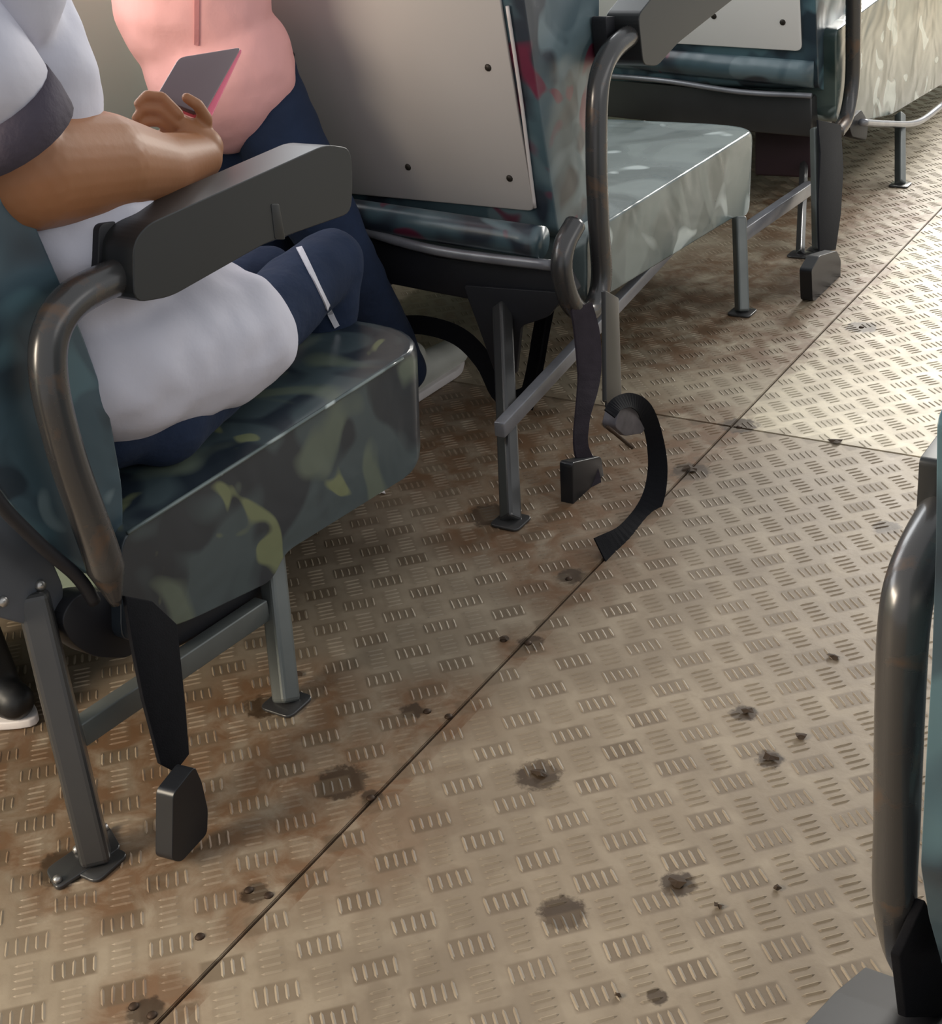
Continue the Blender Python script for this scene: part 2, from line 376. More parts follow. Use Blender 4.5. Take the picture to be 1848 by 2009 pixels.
# ---- nearest seat
s1 = seat('double bus seat carrying the person in the white shirt, dark camouflage vinyl cushion', (-1.8, 1.2, 0))
c1 = outline([P(238, 1052, X=XA), P(802, 690, X=XA), P(815, 925, X=XA), P(560, 1085, X=XA), P(535, 1140, X=XA), P(380, 1215, X=XA), P(238, 1265, X=XA)], .03)
wn(obj('seat_cushion', cushion(c1, XW, .09, .018, .024), 'vinyl_near', s1))
pa, pb = P(250, 1046, X=XA+.002), P(790, 703, X=XA+.002)
obj('piping', sweep(spline([pa, pa.lerp(pb, .5), pb]), .0035, 8), 'vinyl_mid', s1)
b1 = outline([P(45, 380, X=-1.40), P(105, 520, X=-1.40), P(160, 645, X=-1.40), P(215, 800, X=-1.40), P(243, 960, X=-1.40), P(243, 1130, X=-1.40), P(165, 1130, X=-1.40), P(60, 1040, X=-1.40), P(-60, 880, X=-1.40), P(-140, 600, X=-1.40), P(-140, 260, X=-1.40), P(-10, 200, X=-1.40)], .03)
bk = b1[0]
wn(obj('backrest', prism(b1, (XW+1.40, 0, 0), .03, 4), 'back_blue', s1))
frame = spline([P(-150, 560, X=-1.375), P(-90, 800, X=-1.375), P(-20, 960, X=-1.375), P(70, 1060, X=-1.375), P(150, 1130, X=-1.375), P(185, 1180, X=-1.375)], 6)
obj('back_frame', sweep(frame, .010, 10), 'under', s1)
br = prism(outline([P(-90, 1000, X=-1.42), P(20, 1010, X=-1.42), P(95, 1080, X=-1.42), P(130, 1160, X=-1.42), P(105, 1240, X=-1.42), P(10, 1215, X=-1.42), P(-90, 1190, X=-1.42)], .02), (-.03, 0, 0), .006)
br = obj('side_bracket', br, 'bracket', s1)
for px, py in ((92, 1068), (4, 1180), (78, 1148)):
    obj('bolt', disc(P(px, py, X=-1.42), .009, .006, 8, (1, 0, 0)), 'bolt', br)
obj('recliner_disc', prism(outline([P(118, 1215, X=-1.40), P(150, 1165, X=-1.40), P(210, 1160, X=-1.40), P(262, 1185, X=-1.40), P(300, 1245, X=-1.40), P(255, 1292, X=-1.40), P(185, 1290, X=-1.40), P(140, 1262, X=-1.40)], .02), (-.04, 0, 0), .008), 'under', s1)
obj('seat_pan', prism([P(300, 1225, X=-1.42), P(545, 1120, X=-1.42), P(560, 1165, X=-1.42), P(300, 1300, X=-1.42)], (XW+1.42+.03, 0, 0), .01), 'under', s1)
# legs: rear one leans, with a foot plate and two bolts; front one carries the cushion corner
fr = P(190, 1690, Z=.004)
l = leg(s1, P(62, 1160, X=-1.43), fr, .031, 'paint')
pl = prism(outline([P(112, 1752, Z=.001), P(90, 1712, Z=.001), P(215, 1625, Z=.001), P(240, 1668, Z=.001)], .012), (0, 0, .007), .002)
pl = obj('foot_plate', pl, 'paint', l)
for px, py in ((113, 1727), (152, 1668), (205, 1625)): obj('bolt', disc(P(px, py, Z=.009), .0075, .006, 8), 'bolt', l)
ff = P(562, 1378, Z=.004); tf = P(540, 1130, X=-1.42); tf.z = .24
leg(s1, tf, ff, .027, 'paint_light')
sa, sb = P(165, 1442, X=-1.385), P(528, 1195, X=-1.385)
st = prism([sa+Vector((0, 0, .018)), sb+Vector((0, 0, .018)), sb-Vector((0, 0, .022)), sa-Vector((0, 0, .022))], (-.028, 0, 0), .003)
obj('stretcher', st, 'paint_light', s1)
for X in (-2.2,):
    leg(s1, Vector((X, 1.0, .36)), Vector((X, 1.0, .004)), .02, 'paint'); leg(s1, Vector((X, 1.75, .24)), Vector((X, 1.75, .004)), .02, 'paint')
# armrest
pad = obj('armrest_pad', prism(outline([P(262, 475, X=XT+.028), P(290, 440, X=XT+.028), P(640, 283, X=XT+.028), P(688, 290, X=XT+.028), P(692, 345, X=XT+.028), P(690, 418, X=XT+.028), P(520, 478, X=XT+.028), P(335, 583, X=XT+.028), P(262, 595, X=XT+.028)], .022), (-.075, 0, 0), .011, 4), 'pad', s1); wn(pad)
tp = spline([P(560, 430, X=XT-.012), P(330, 510, X=XT-.012), P(225, 545, X=XT-.01), P(140, 590, X=XT), P(98, 660, X=XT), P(98, 760, X=XT), P(130, 890, X=XT), P(168, 1000, X=XT), P(200, 1090, X=XT), P(228, 1185, X=XT)], 8)
n_ = len(tp)
obj('armrest_tube', sweep(tp, [(.025 if i < n_*.62 else .025+.006*(i/n_-.62)) if i < n_-7 else .027-.0032*(i-(n_-7)) for i in range(n_)], 18, flat=(1, 1)), 'tube', s1)
obj('pad_clip', prism(outline([P(195, 440, X=XT-.03), P(270, 425, X=XT-.03), P(275, 545, X=XT-.03), P(192, 540, X=XT-.03)], .01), (-.035, 0, 0), .006), 'under', s1)
obj('pad_bracket', prism(outline([P(532, 400, X=XT+.029), P(548, 400, X=XT+.029), P(560, 470, X=XT+.029), P(540, 470, X=XT+.029)], .004), (-.01, 0, 0), .002), 'pad', s1)
# belt hanging with its buckle
def hang(pxs, Xa, Xb, ya, yb):
    return [P(x, y, X=Xa+(Xb-Xa)*max(0, min(1, (y-ya)/(yb-ya)))) for x, y in pxs]
bel = prism(hang([(246, 1170), (300, 1180), (348, 1225), (358, 1320), (366, 1400), (372, 1480), (345, 1515), (316, 1500), (282, 1370), (262, 1270)], -1.34, -1.245, 1180, 1690), (-.008, 0, 0), .0015)
bel = obj('seat_belt', bel, 'black', s1)
bp = [P(340, 1558, X=-1.225), P(383, 1503, X=-1.225), P(397, 1535, X=-1.225), P(409, 1590, X=-1.225), P(407, 1636, X=-1.225), P(356, 1692, X=-1.225), P(338, 1688, X=-1.225)]
wn(obj('buckle', prism(outline(bp, .008), (-.030, -.004, 0), .004), 'buckle', bel))

# ---- second seat, with the white board on its back
s2 = seat('double bus seat with a white riveted board behind it, ahead of the seated person', (-1.8, 3.0, 0))
c2 = outline([P(1120, 330, X=XA), P(1210, 205, X=XA), P(1290, 212, X=XA), P(1472, 268, X=XA)] if False else [P(1150, 460, X=XA), P(1474, 258, X=XA), P(1468, 425, X=XA), P(1440, 428, X=XA), P(1200, 575, X=XA), P(1150, 600, X=XA)], .035)
wn(obj('seat_cushion', cushion(c2, XW, .06, .01, .02), 'vinyl_mid', s2))
XP = -1.47
q0, q1 = P(1050, 412, X=XP), P(985, 0, X=XP); vv = (q1-q0).normalized(); nn = Vector((1, 0, 0)).cross(vv).normalized()
if nn.y > 0: nn = -nn
qm = P(1022, 190, X=XP)
pt = q0+vv*.62
bd = [q0-Vector((0, 0, .0)), q0+vv*.62, q0+vv*.62+Vector((XW-XP+.05, 0, 0)), Vector((XW+.05, q0.y, q0.z))+Vector((0, 0, .012))]
bd[0] = onplane(1052, 412, q0, nn); bl = onplane(690, 378, q0, nn); sl = (bl-bd[0])/(bl.x-bd[0].x); bd[3] = bd[0]+sl*(XW+.05-bd[0].x)
board = obj('back_board', prism(outline([bd[0], qm+nn*(nn.dot(q0-qm)), bd[1], bd[2], bd[3]], .018), nn*.008, .0025), 'laminate', s2)
for px, py in ((961, 130), (576, 103), (1003, 347), (804, 325)):
    obj('rivet', disc(onplane(px, py, q0, nn)+nn*.0078, .0085, .003, 10, nn), 'rivet', board)
for k in (.2, .44):
    obj('rivet', disc(onplane(804, 325, q0, nn)+Vector((-k, 0, .0))+nn*.0078, .0085, .003, 10, nn), 'rivet', board)
e0, e1 = onplane(1052, 405, q0, nn)+nn*.006, onplane(1024, 185, q0, nn)+nn*.006
obj('board_edge', sweep(spline([e0, e0.lerp(e1, .5), e1, onplane(998, 10, q0, nn)+nn*.006]), .004, 8), 'laminate_edge', s2)
XB = -1.42
BX = Vector((XB-XP, 0, 0)); low = q0+BX-vv*.05
b2 = outline([low, q0+BX+vv*.2, q0+BX+vv*.64, P(1130, -330, X=XB), P(1178, -150, X=XB), P(1176, 40, X=XB), P(1172, 200, X=XB), P(1168, 350, X=XB), P(1160, 450, X=XB), low+Vector((0, .05, -.03))], .02)
wn(obj('backrest', prism(b2, (XW-XB, 0, 0), .024, 4), 'back_maroon', s2))
# rolled lower edge of the backrest, the pale strip under it and the dark seat pan
ry = P(1000, 450, X=-1.5).y
rl, rr_ = P(560, 400, Y=ry), P(1085, 478, Y=ry)
rr_.x = min(rr_.x, -1.42)
obj('back_roll', sweep(spline([rl, rl.lerp(rr_, .5), rr_]), .034, 18, flat=(1, 1.05)), 'back_maroon', s2)
a_, b_, c_ = P(690, 446, Y=ry-.02), P(860, 492, Y=ry-.02), P(1090, 522, Y=ry-.02)
a0 = a_+(a_-b_)*1.5
obj('edge_strip', sweep(spline([a0, a_, b_, c_]), [.0105]*25, 10, flat=(1, 1.2)), 'trim', s2)
pan = [P(560, 418, Y=ry), P(700, 462, Y=ry), P(860, 505, Y=ry), P(1100, 530, Y=ry), P(1125, 575, Y=ry), P(1080, 612, Y=ry), P(930, 590, Y=ry), P(850, 575, Y=ry), P(735, 552, Y=ry), P(560, 510, Y=ry)]
obj('seat_pan', prism(pan, (0, .045, -.0), .006), 'under', s2)
gus = [P(908, 560, Y=ry-.012), P(1112, 575, Y=ry-.012), P(1075, 622, Y=ry-.012), P(1022, 640, Y=ry-.012), P(1012, 735, Y=ry-.012), P(972, 735, Y=ry-.012), P(938, 640, Y=ry-.012)]
obj('gusset', prism(outline(gus, .01), (0, .012, 0), .002), 'under', s2)
fr2 = P(1002, 1022, Z=.004); tp2 = P(985, 600, Y=ry+.0)
leg(s2, tp2, fr2, .026, 'paint')
ff2 = P(1456, 612, Z=.004); leg(s2, P(1450, 425, X=ff2.x-.05), ff2, .024, 'paint_light')
for X in (-2.2,): leg(s2, Vector((X, 2.75, .36)), Vector((X, 2.75, .004)), .02, 'paint'); leg(s2, Vector((X, 3.4, .24)), Vector((X, 3.4, .004)), .02, 'paint')
sa, sb = P(990, 845, X=-1.37), P(1235, 582, X=-1.40)
sm_ = P(1110, 730, X=-1.38)
obj('stretcher', prism([sa+Vector((0, 0, .016)), sb+Vector((0, 0, .016)), sb+(sb-sa)*.9+Vector((0, 0, .016)), sb+(sb-sa)*.9-Vector((0, 0, .016)), sb-Vector((0, 0, .016)), sa-Vector((0, 0, .018))], (-.026, 0, 0), .003), 'trim', s2)  # light on the bar painted in: paler than the near stretcher
wn(obj('armrest_pad', prism(outline([P(1252, 30, X=XT+.028), P(1300, -30, X=XT+.028), P(1560, -180, X=XT+.028), P(1580, -110, X=XT+.028), P(1440, -2, X=XT+.028), P(1330, 85, X=XT+.028), P(1290, 130, X=XT+.028), P(1262, 128, X=XT+.028)], .02), (-.08, 0, 0), .012, 4), 'pad', s2))
obj('pad_clip', prism(outline([P(1188, 32, X=XT-.03), P(1262, 32, X=XT-.03), P(1262, 116, X=XT-.03), P(1195, 116, X=XT-.03)], .01), (-.035, 0, 0), .006), 'under', s2)
obj('armrest_tube', sweep(spline([P(1300, 30, X=XT), P(1238, 68, X=XT), P(1196, 105, X=XT), P(1174, 170, X=XT), P(1170, 300, X=XT), P(1174, 430, X=XT), P(1180, 540, X=XT), P(1168, 595, X=XT), P(1145, 615, X=XT), P(1118, 590, X=XT), P(1102, 530, X=XT), P(1108, 480, X=XT), P(1128, 440, X=XT)], 8), .024, 16), 'tube', s2)
# belts of the second seat
bl2 = obj('seat_belt', ribbon(hang([(1140, 600), (1150, 660), (1155, 740), (1142, 820), (1140, 880), (1162, 940), (1152, 1000)], -1.33, -1.21, 600, 1010) and spline(hang([(1140, 600), (1152, 660), (1155, 740), (1142, 820), (1140, 880), (1160, 940), (1155, 1000)], -1.33, -1.21, 600, 1010), 5), [.062, .066, .068, .07, .072, .072, .072, .07, .068, .064, .058, .052, .047, .042, .038, .036, .036, .036, .036, .038, .04, .042, .044, .046, .048, .05, .05, .05, .05, .05, .05][:31], .006, (.3, 1, 0)), M['strap'], s2)
obj('buckle', prism(outline([P(1122, 908, X=-1.225), P(1180, 895, X=-1.225), P(1192, 990, X=-1.225), P(1170, 1012, X=-1.225), P(1125, 1000, X=-1.225)], .012), (-.03, 0, 0), .006), 'buckle', bl2)
yb_ = ry+.08
obj('belt_loop', ribbon(spline([P(760, 640, Y=yb_), P(830, 638, Y=yb_), P(900, 660, Y=yb_), P(950, 710, Y=yb_), P(985, 775, Y=yb_), P(1030, 775, Y=yb_), P(1058, 700, Y=yb_), P(1075, 610, Y=yb_)], 6), .046, .004, (0, .5, 1)), 'black', s2)
obj('hanging_strap', ribbon(spline([P(1074, 590, Y=yb_+.02), P(1062, 650, Y=yb_+.02), P(1048, 730, Y=yb_+.02), P(1030, 800, Y=yb_+.02)], 6), .040, .004, (1, .3, 0)), 'black', s2)
XR = P(1180, 1092, Z=.004).x-.02
obj('reel_post', prism(outline([P(1188, 570, X=XR-.1), P(1214, 585, X=XR-.1), P(1220, 790, X=XR-.08), P(1190, 790, X=XR-.08)], .004), (-.010, 0, 0), .002), 'paint', s2)
obj('reel_post', prism(outline([P(1190, 600, X=XR-.14), P(1200, 600, X=XR-.14), P(1200, 800, X=XR-.12), P(1190, 800, X=XR-.12)], .002), (-.004, 0, 0), .001), 'under', s2)
bpth = spline([P(1196, 812, X=XR), P(1212, 792, X=XR), P(1240, 786, X=XR), P(1266, 806, X=XR), P(1284, 860, X=XR), P(1290, 925, X=XR+.01), P(1276, 990, X=XR+.02), P(1232, 1050, X=XR+.03), P(1178, 1082, X=XR+.02)], 6)
band = ribbon(bpth, lerpr([.026, .028, .030, .034, .036, .042, .048, .052, .058], len(bpth)), .003, [(bpth[min(i+1, len(bpth)-1)]-bpth[max(i-1, 0)]).cross(Vector((-.49, .72, -.5))) for i in range(len(bpth))])
bo = obj('loose_belt_end', band, 'black', s2)
obj('reel', prism(outline([P(1206, 838, X=XR-.01), P(1216, 800, X=XR-.01), P(1252, 792, X=XR-.01), P(1274, 818, X=XR-.01), P(1262, 850, X=XR-.01), P(1226, 856, X=XR-.01)], .012), (-.03, 0, 0), .004), 'reel', bo)
obj('reel_pin', sweep([P(1192, 838, X=XR), P(1240, 878, X=XR)], .004, 8), 'screw', bo)

# ---- third seat
s3 = seat('double bus seat farthest ahead, pale green vinyl with painted-in highlights', (-1.8, 5.0, 0))
c3 = outline([P(1640, 60, X=XA), P(1800, -60, X=XA), P(1980, -150, X=XA), P(1960, 60, X=XA), P(1850, 165, X=XA), P(1750, 225, X=XA), P(1705, 236, X=XA), P(1640, 240, X=XA)], .03)
wn(obj('seat_cushion', cushion(c3, XW, .08, .01, .02), 'vinyl_far', s3))
y3 = P(1573, 96, X=XP).y
z0_, z1_ = P(1574, 99, Y=y3), P(1578, -30, Y=y3)
tilt = Vector((0, -.12, .55)).normalized(); n3 = Vector((1, 0, 0)).cross(tilt); n3 = n3 if n3.y < 0 else -n3
bl3 = onplane(1326, 84, z0_, n3); s_ = (bl3-z0_)/(bl3.x-z0_.x); L3 = z0_+s_*(XW+.05-z0_.x)
board = obj('back_board', prism(outline([z0_, z0_+tilt*.6, L3+tilt*.6, L3], .02), n3*.008, .0025), plain('clean white laminate board', (.80, .77, .74), .4, 0, .03, 3), s3)  # lighter base colour than the second seat's board
for px, py in ((1537, 42), (1402, 30)): obj('rivet', disc(onplane(px, py, z0_, n3)+n3*.008, .010, .003, 10, n3), 'rivet', board)
z3 = z0_+Vector((XB-z0_.x, 0, 0))
b3 = outline([z3-tilt*.12, z3+tilt*.1, z3+tilt*.62, z3+tilt*.64+Vector((0, .2, 0)), P(1668, -100, X=XB), P(1662, 60, X=XB), P(1655, 140, X=XB), P(1640, 190, X=XB)], .02)
wn(obj('backrest', prism(b3, (XW-XB, 0, 0), .022, 4), M['back_blue'], s3))
y3b = P(1590, 150, X=-1.45).y
obj('back_roll', sweep(spline([P(1150, 98, Y=y3b), P(1380, 122, Y=y3b), P(1600, 142, Y=y3b)]), .048, 16, flat=(1, 1)), 'back_maroon', s3)
obj('edge_strip', sweep(spline([P(1150, 146, Y=y3b-.02), P(1300, 158, Y=y3b-.02), P(1450, 180, Y=y3b-.02), P(1592, 188, Y=y3b-.02)]), .009, 8), 'trim', s3)
obj('seat_pan', prism([P(1150, 150, Y=y3b), P(1300, 165, Y=y3b), P(1592, 192, Y=y3b), P(1592, 270, Y=y3b), P(1480, 260, Y=y3b), P(1150, 225, Y=y3b)], (0, .3, 0), .006), 'paint', s3)
obj('underseat_box', prism([P(1480, 255, Y=y3b+.1), P(1592, 262, Y=y3b+.1), P(1592, 350, Y=y3b+.1), P(1480, 345, Y=y3b+.1)], (0, .3, 0), .01), plain('dark maroon box', (.035, .016, .022), .6), s3)  # box standing in for the dark red-brown gap under the seat
leg(s3, P(1602, 250, X=-1.36), P(1606, 490, Z=.004), .024, 'paint_light'); leg(s3, P(1578, 300, X=-1.52), P(1582, 500, Z=.004)+Vector((-.02, 0, 0)), .016, 'paint')
leg(s3, P(1766, 225, X=-1.36), P(1766, 362, Z=.004), .022, 'paint_light')
sa, sb = P(1462, 462, X=-1.37), P(1598, 368, X=-1.37)
obj('stretcher', prism([sa+Vector((0, 0, .02)), sb+Vector((0, 0, .02)), sb-Vector((0, 0, .02)), sa-Vector((0, 0, .02))], (-.03, 0, 0), .003), 'trim', s3)
obj('armrest_tube', sweep(spline([P(1690, -200, X=XT), P(1676, -100, X=XT), P(1674, 60, X=XT), P(1672, 160, X=XT), P(1660, 230, X=XT), P(1640, 262, X=XT)], 8), .024, 14), 'tube', s3)
obj('foot_rail', sweep(spline([P(1690, 240, X=-1.33), P(1740, 243, X=-1.33), P(1800, 240, X=-1.33), P(1850, 205, X=-1.33)], 6), .012, 10), 'trim', s3)
obj('recliner_disc', prism(outline([P(1664, 240, X=-1.35), P(1690, 215, X=-1.35), P(1704, 240, X=-1.35), P(1700, 275, X=-1.35), P(1672, 268, X=-1.35)], .015), (-.03, 0, 0), .008), 'under', s3)
b3l = obj('seat_belt', prism(hang([(1605, 235), (1650, 245), (1655, 330), (1650, 420), (1640, 490), (1608, 495), (1606, 400), (1610, 300)], -1.33, -1.17, 240, 590), (-.006, 0, 0), .0015), 'black', s3)
wn(obj('buckle', prism(outline([P(1608, 502, X=-1.16), P(1642, 492, X=-1.16), P(1650, 510, X=-1.16), P(1648, 585, X=-1.16), P(1630, 598, X=-1.16), P(1594, 590, X=-1.16), P(1592, 530, X=-1.16)], .01), (-.035, 0, 0), .005), 'buckle', b3l))

# ---- seat across the aisle, cut by the picture edge
s4 = seat('bus seat across the aisle, only its bent armrest tube and teal back in view', (.2, 1.2, 0))
XQ = -.22
tq = spline([P(2000, 880, X=XQ), P(1900, 930, X=XQ), P(1842, 1020, X=XQ), P(1795, 1120, X=XQ), P(1774, 1220, X=XQ), P(1765, 1400, X=XQ), P(1760, 1600, X=XQ), P(1757, 1780, X=XQ), P(1785, 1890, X=XQ), P(1840, 1960, X=XQ)], 8)
obj('armrest_tube', sweep(tq, .0205, 20), 'tube', s4)
bq = outline([P(1838, 820, X=-.17), P(1836, 1050, X=-.17), P(1828, 1300, X=-.17), P(1816, 1500, X=-.17), P(1806, 1700, X=-.17), P(1822, 1800, X=-.17), P(1850, 1900, X=-.17), P(1950, 1850, X=-.17), P(2150, 1500, X=-.17), P(2150, 700, X=-.17), P(1900, 700, X=-.17)], .01)
wn(obj('backrest', prism(bq, (.5, 0, 0), .01, 3), 'back_blue', s4))
obj('pad_clip', prism(outline([P(1803, 900, X=-.24), P(1848, 840, X=-.24), P(1850, 990, X=-.24), P(1796, 1025, X=-.24)], .006), (.02, 0, 0), .003), 'pad', s4)
obj('seat_pan', prism(outline([P(1560, 2030, X=-.30), P(1640, 1945, X=-.30), P(1698, 1897, X=-.30), P(1740, 1940, X=-.30), P(1860, 1960, X=-.30), P(1800, 2080, X=-.30), P(1560, 2100, X=-.30)], .006), (.35, 0, 0), .004), 'under', s4)
obj('seat_belt', prism([P(1745, 1870, X=-.215), P(1795, 1760, X=-.2), P(1840, 1850, X=-.2), P(1850, 1990, X=-.2), P(1760, 1990, X=-.215)], (.01, 0, 0), .002), 'black', s4)
for x_, y_ in ((-.05, 1.35), (.35, 1.35)): leg(s4, Vector((x_, y_, .4)), Vector((x_, y_, .004)), .02, 'paint')

# ------------------------------------------------------------------ people
def head(t, c, yaw, hairr=1.0):
    c = Vector(c); R = Matrix.Rotation(yaw, 3, 'Z')
    def w_(v): return c+R@Vector(v)
    ell = [(c, (.075, .092, .115)), (w_((0, .035, -.05)), (.052, .05, .055)), (w_((0, .098, -.01)), (.011, .016, .02)),
           (w_((.077, 0, -.01)), (.008, .018, .03)), (w_((-.077, 0, -.01)), (.008, .018, .03)), (w_((0, .083, -.058)), (.024, .012, .008))]
    return ell, w_
# person sitting on the near seat
p1 = thing('person', 'seated person in a white shirt with dark cuffs, holding a phone, forearm on the armrest', 'person', (-1.55, 1.3, 0))
el, wr = P(45, 335, X=-1.43), P(390, 308, X=-1.46)
m1 = P(200, 322, X=-1.43)
sh = Vector((-1.42, 1.12, 1.14))
hd = Vector((-1.56, 1.22, 1.50)); he, w_ = head(p1, hd, .3)
pal = P(372, 262, X=-1.47)
caps = [(sh, el, .058, .070), (el, m1, .078, .071), (m1, P(310, 330, X=-1.44), .071, .050), (P(310, 330, X=-1.44), wr, .050, .036),
        (wr, P(400, 288, X=-1.46), .034, .030), (pal, P(396, 290, X=-1.46), .023, .030), (P(362, 246, X=-1.472), pal, .014, .022),
        (Vector((-1.56, 1.2, 1.24)), hd-Vector((0, 0, .09)), .05, .048), (sh, Vector((-1.56, 1.21, 1.2)), .06, .09),
        (Vector((-1.48, 1.35, .54)), Vector((-1.57, 1.93, .57)), .07, .05), (Vector((-1.57, 1.95, .57)), Vector((-1.68, 1.92, .14)), .048, .034), (Vector((-1.68, 1.92, .12)), Vector((-1.68, 2.0, .05)), .03, .03),
        (Vector((-1.64, 1.35, .54)), Vector((-1.74, 1.93, .53)), .07, .05), (Vector((-1.74, 1.95, .53)), Vector((-1.84, 1.92, .14)), .048, .034), (Vector((-1.84, 1.92, .12)), Vector((-1.84, 2.0, .05)), .03, .03),
        (Vector((-1.72, 1.2, 1.18)), Vector((-1.80, 1.32, .93)), .055, .042), (Vector((-1.80, 1.32, .93)), Vector((-1.70, 1.50, .86)), .042, .030), (Vector((-1.70, 1.50, .86)), Vector((-1.66, 1.56, .85)), .03, .028)]
# fingers of the hand on the phone: knuckle, middle joint, tip
def fing(pts, r0, r1):
    for i in range(len(pts)-1):
        a = r0+(r1-r0)*i/(len(pts)-1); b = r0+(r1-r0)*(i+1)/(len(pts)-1); caps.append((pts[i], pts[i+1], a, b))
fing([P(350, 224, X=-1.472), P(318, 190, X=-1.486), P(288, 186, X=-1.505), P(270, 204, X=-1.515)], .0085, .0065)
fing([P(346, 244, X=-1.476), P(312, 214, X=-1.492), P(282, 213, X=-1.51), P(266, 231, X=-1.518)], .0082, .0064)
fing([P(350, 264, X=-1.480), P(312, 239, X=-1.496), P(284, 240, X=-1.512), P(273, 257, X=-1.518)], .0080, .0062)
fing([P(358, 282, X=-1.482), P(322, 263, X=-1.498), P(298, 265, X=-1.510), P(290, 279, X=-1.514)], .0072, .0056)
fing([P(402, 262, X=-1.462), P(404, 232, X=-1.452), P(388, 206, X=-1.452), P(366, 192, X=-1.462)], .0110, .0080)
# window side hand: short separate fingers resting on the thigh
for k, (dx, L_) in enumerate(((-.028, .05), (-.01, .062), (.008, .058), (.026, .045))):
    a = Vector((-1.655+dx, 1.585, .85)); fing([a, a+Vector((0, L_*.6, -.006)), a+Vector((0, L_, -.022))], .009, .007)
fing([Vector((-1.625, 1.56, .85)), Vector((-1.60, 1.585, .845)), Vector((-1.598, 1.61, .84))], .010, .008)
body = blob('body', caps, [(Vector((-1.56, 1.24, 1.02)), (.15, .10, .2)), (Vector((-1.57, 1.30, .75)), (.115, .10, .2)), (Vector((-1.57, 1.30, .56)), (.12, .11, .09))]+he, .0034, 'skin', p1, 3)
for s_ in (-1, 1): obj('eye', disc(w_((.03*s_, .083, .012)), .012, .004, 10, (0, 1, 0)), 'eye', body)
blob('hair', [], [(hd+Vector((0, -.018, .03)), (.085, .098, .105)), (hd+Vector((0, -.06, -.04)), (.065, .05, .07))], .008, 'hair', p1)
shc = [(Vector((-1.47, 1.28, .645)), Vector((-1.47, 1.53, .60)), .115, .115), (Vector((-1.62, 1.40, .56)), Vector((-1.63, 1.60, .57)), .11, .105),
       (Vector((-1.42, 1.20, 1.19)), Vector((-1.70, 1.20, 1.19)), .085, .085)]
she = [(Vector((-1.565, 1.245, 1.06)), (.185, .135, .22)), (Vector((-1.55, 1.29, .83)), (.18, .155, .22)), (Vector((-1.54, 1.40, .64)), (.165, .21, .155)), (Vector((-1.545, 1.52, .605)), (.15, .175, .125), (-.25, 0, 0))]
blob('shirt', shc, she, .009, 'cotton', p1, 7, (.022, .10))
# sleeve with its dark hem
ax0, ax1 = P(-140, 40, X=-1.43), P(12, 262, X=-1.42)
def tubewall(p0, p1, r0, r1, th=.004):
    bm = bmesh.new(); d = (p1-p0).normalized(); q = d.to_track_quat('Z', 'Y'); rings = []
    for (p, r) in ((p0, r0), (p0.lerp(p1, .5), (r0+r1)/2*1.02), (p1, r1), (p1, r1-th), (p0, r0-th)):
        rings.append([bm.verts.new(p+q@Vector((r*math.cos(a), r*math.sin(a), 0))) for a in [2*math.pi*k/28 for k in range(28)]])
    for i in range(5):
        a, b = rings[i], rings[(i+1) % 5]
        for k in range(28): bm.faces.new((a[k], a[(k+1) % 28], b[(k+1) % 28], b[k]))
    smooth(bm); return bm
dd = (ax1-ax0).normalized()
obj('sleeve', tubewall(ax0, ax1-dd*.045, .085, .088), 'cotton', p1)
obj('sleeve_hem', tubewall(ax1-dd*.047, ax1+dd*.008, .0895, .0905), 'hem', p1)
trc = [(Vector((-1.48, 1.36, .53)), Vector((-1.57, 1.93, .58)), .084, .066), (Vector((-1.57, 1.95, .58)), Vector((-1.68, 1.92, .16)), .064, .052),
       (Vector((-1.64, 1.36, .53)), Vector((-1.74, 1.93, .53)), .086, .066), (Vector((-1.74, 1.95, .53)), Vector((-1.84, 1.92, .16)), .064, .052)]
T1 = blob('trousers', trc, [(Vector((-1.57, 1.30, .55)), (.15, .13, .10))], .009, 'navy', p1, 5, (.01, .07))
for x_ in (-1.68, -1.84):
    o = blob('shoe', [(Vector((x_, 1.89, .05)), Vector((x_, 2.03, .04)), .042, .036), (Vector((x_, 1.91, .06)), Vector((x_, 1.92, .10)), .04, .036)], [], .007, 'shoe_black', p1)

# standing person in pink, between the two rows, by the side panel
p2 = thing('person', 'standing person in a pink shirt and navy trousers between the two seat rows', 'person', (-1.9, 2.3, 0))
hd2 = Vector((-2.09, 2.24, 1.66)); he2, w2 = head(p2, hd2, .5)
TP = P(876, 700, Z=.045)
A_, K_, F_ = Vector((-1.99, 2.30, .80)), Vector((-1.87, 2.35, .45)), Vector((TP.x-.01, TP.y-.20, .09))
A2, K2, F2 = Vector((-2.1, 2.30, .80)), Vector((-2.11, 2.36, .45)), Vector((-2.12, 2.34, .09))
S2 = Vector((-1.96, 2.14, 1.38)); E2 = Vector((-1.9, 2.08, 1.12)); W2 = Vector((-2.0, 2.30, 1.05))
S3 = Vector((-2.25, 2.22, 1.38)); E3 = Vector((-2.32, 2.16, 1.12)); W3 = Vector((-2.19, 2.36, 1.05))
caps = [(A_, K_, .075, .055), (K_, F_, .05, .035), (F_, F_+Vector((0, .13, -.05)), .032, .03), (A2, K2, .075, .055), (K2, F2, .05, .035), (F2, F2+Vector((0, .13, -.05)), .032, .03),
        (S2, E2, .05, .04), (E2, W2, .038, .028), (S3, E3, .05, .04), (E3, W3, .038, .028), (Vector((-2.09, 2.2, 1.40)), hd2-Vector((0, 0, .09)), .05, .046), (S2, S3, .055, .055),
        (W2, W2+Vector((-.02, .05, 0)), .026, .022), (W3, W3+Vector((-.02, .03, 0)), .026, .022)]
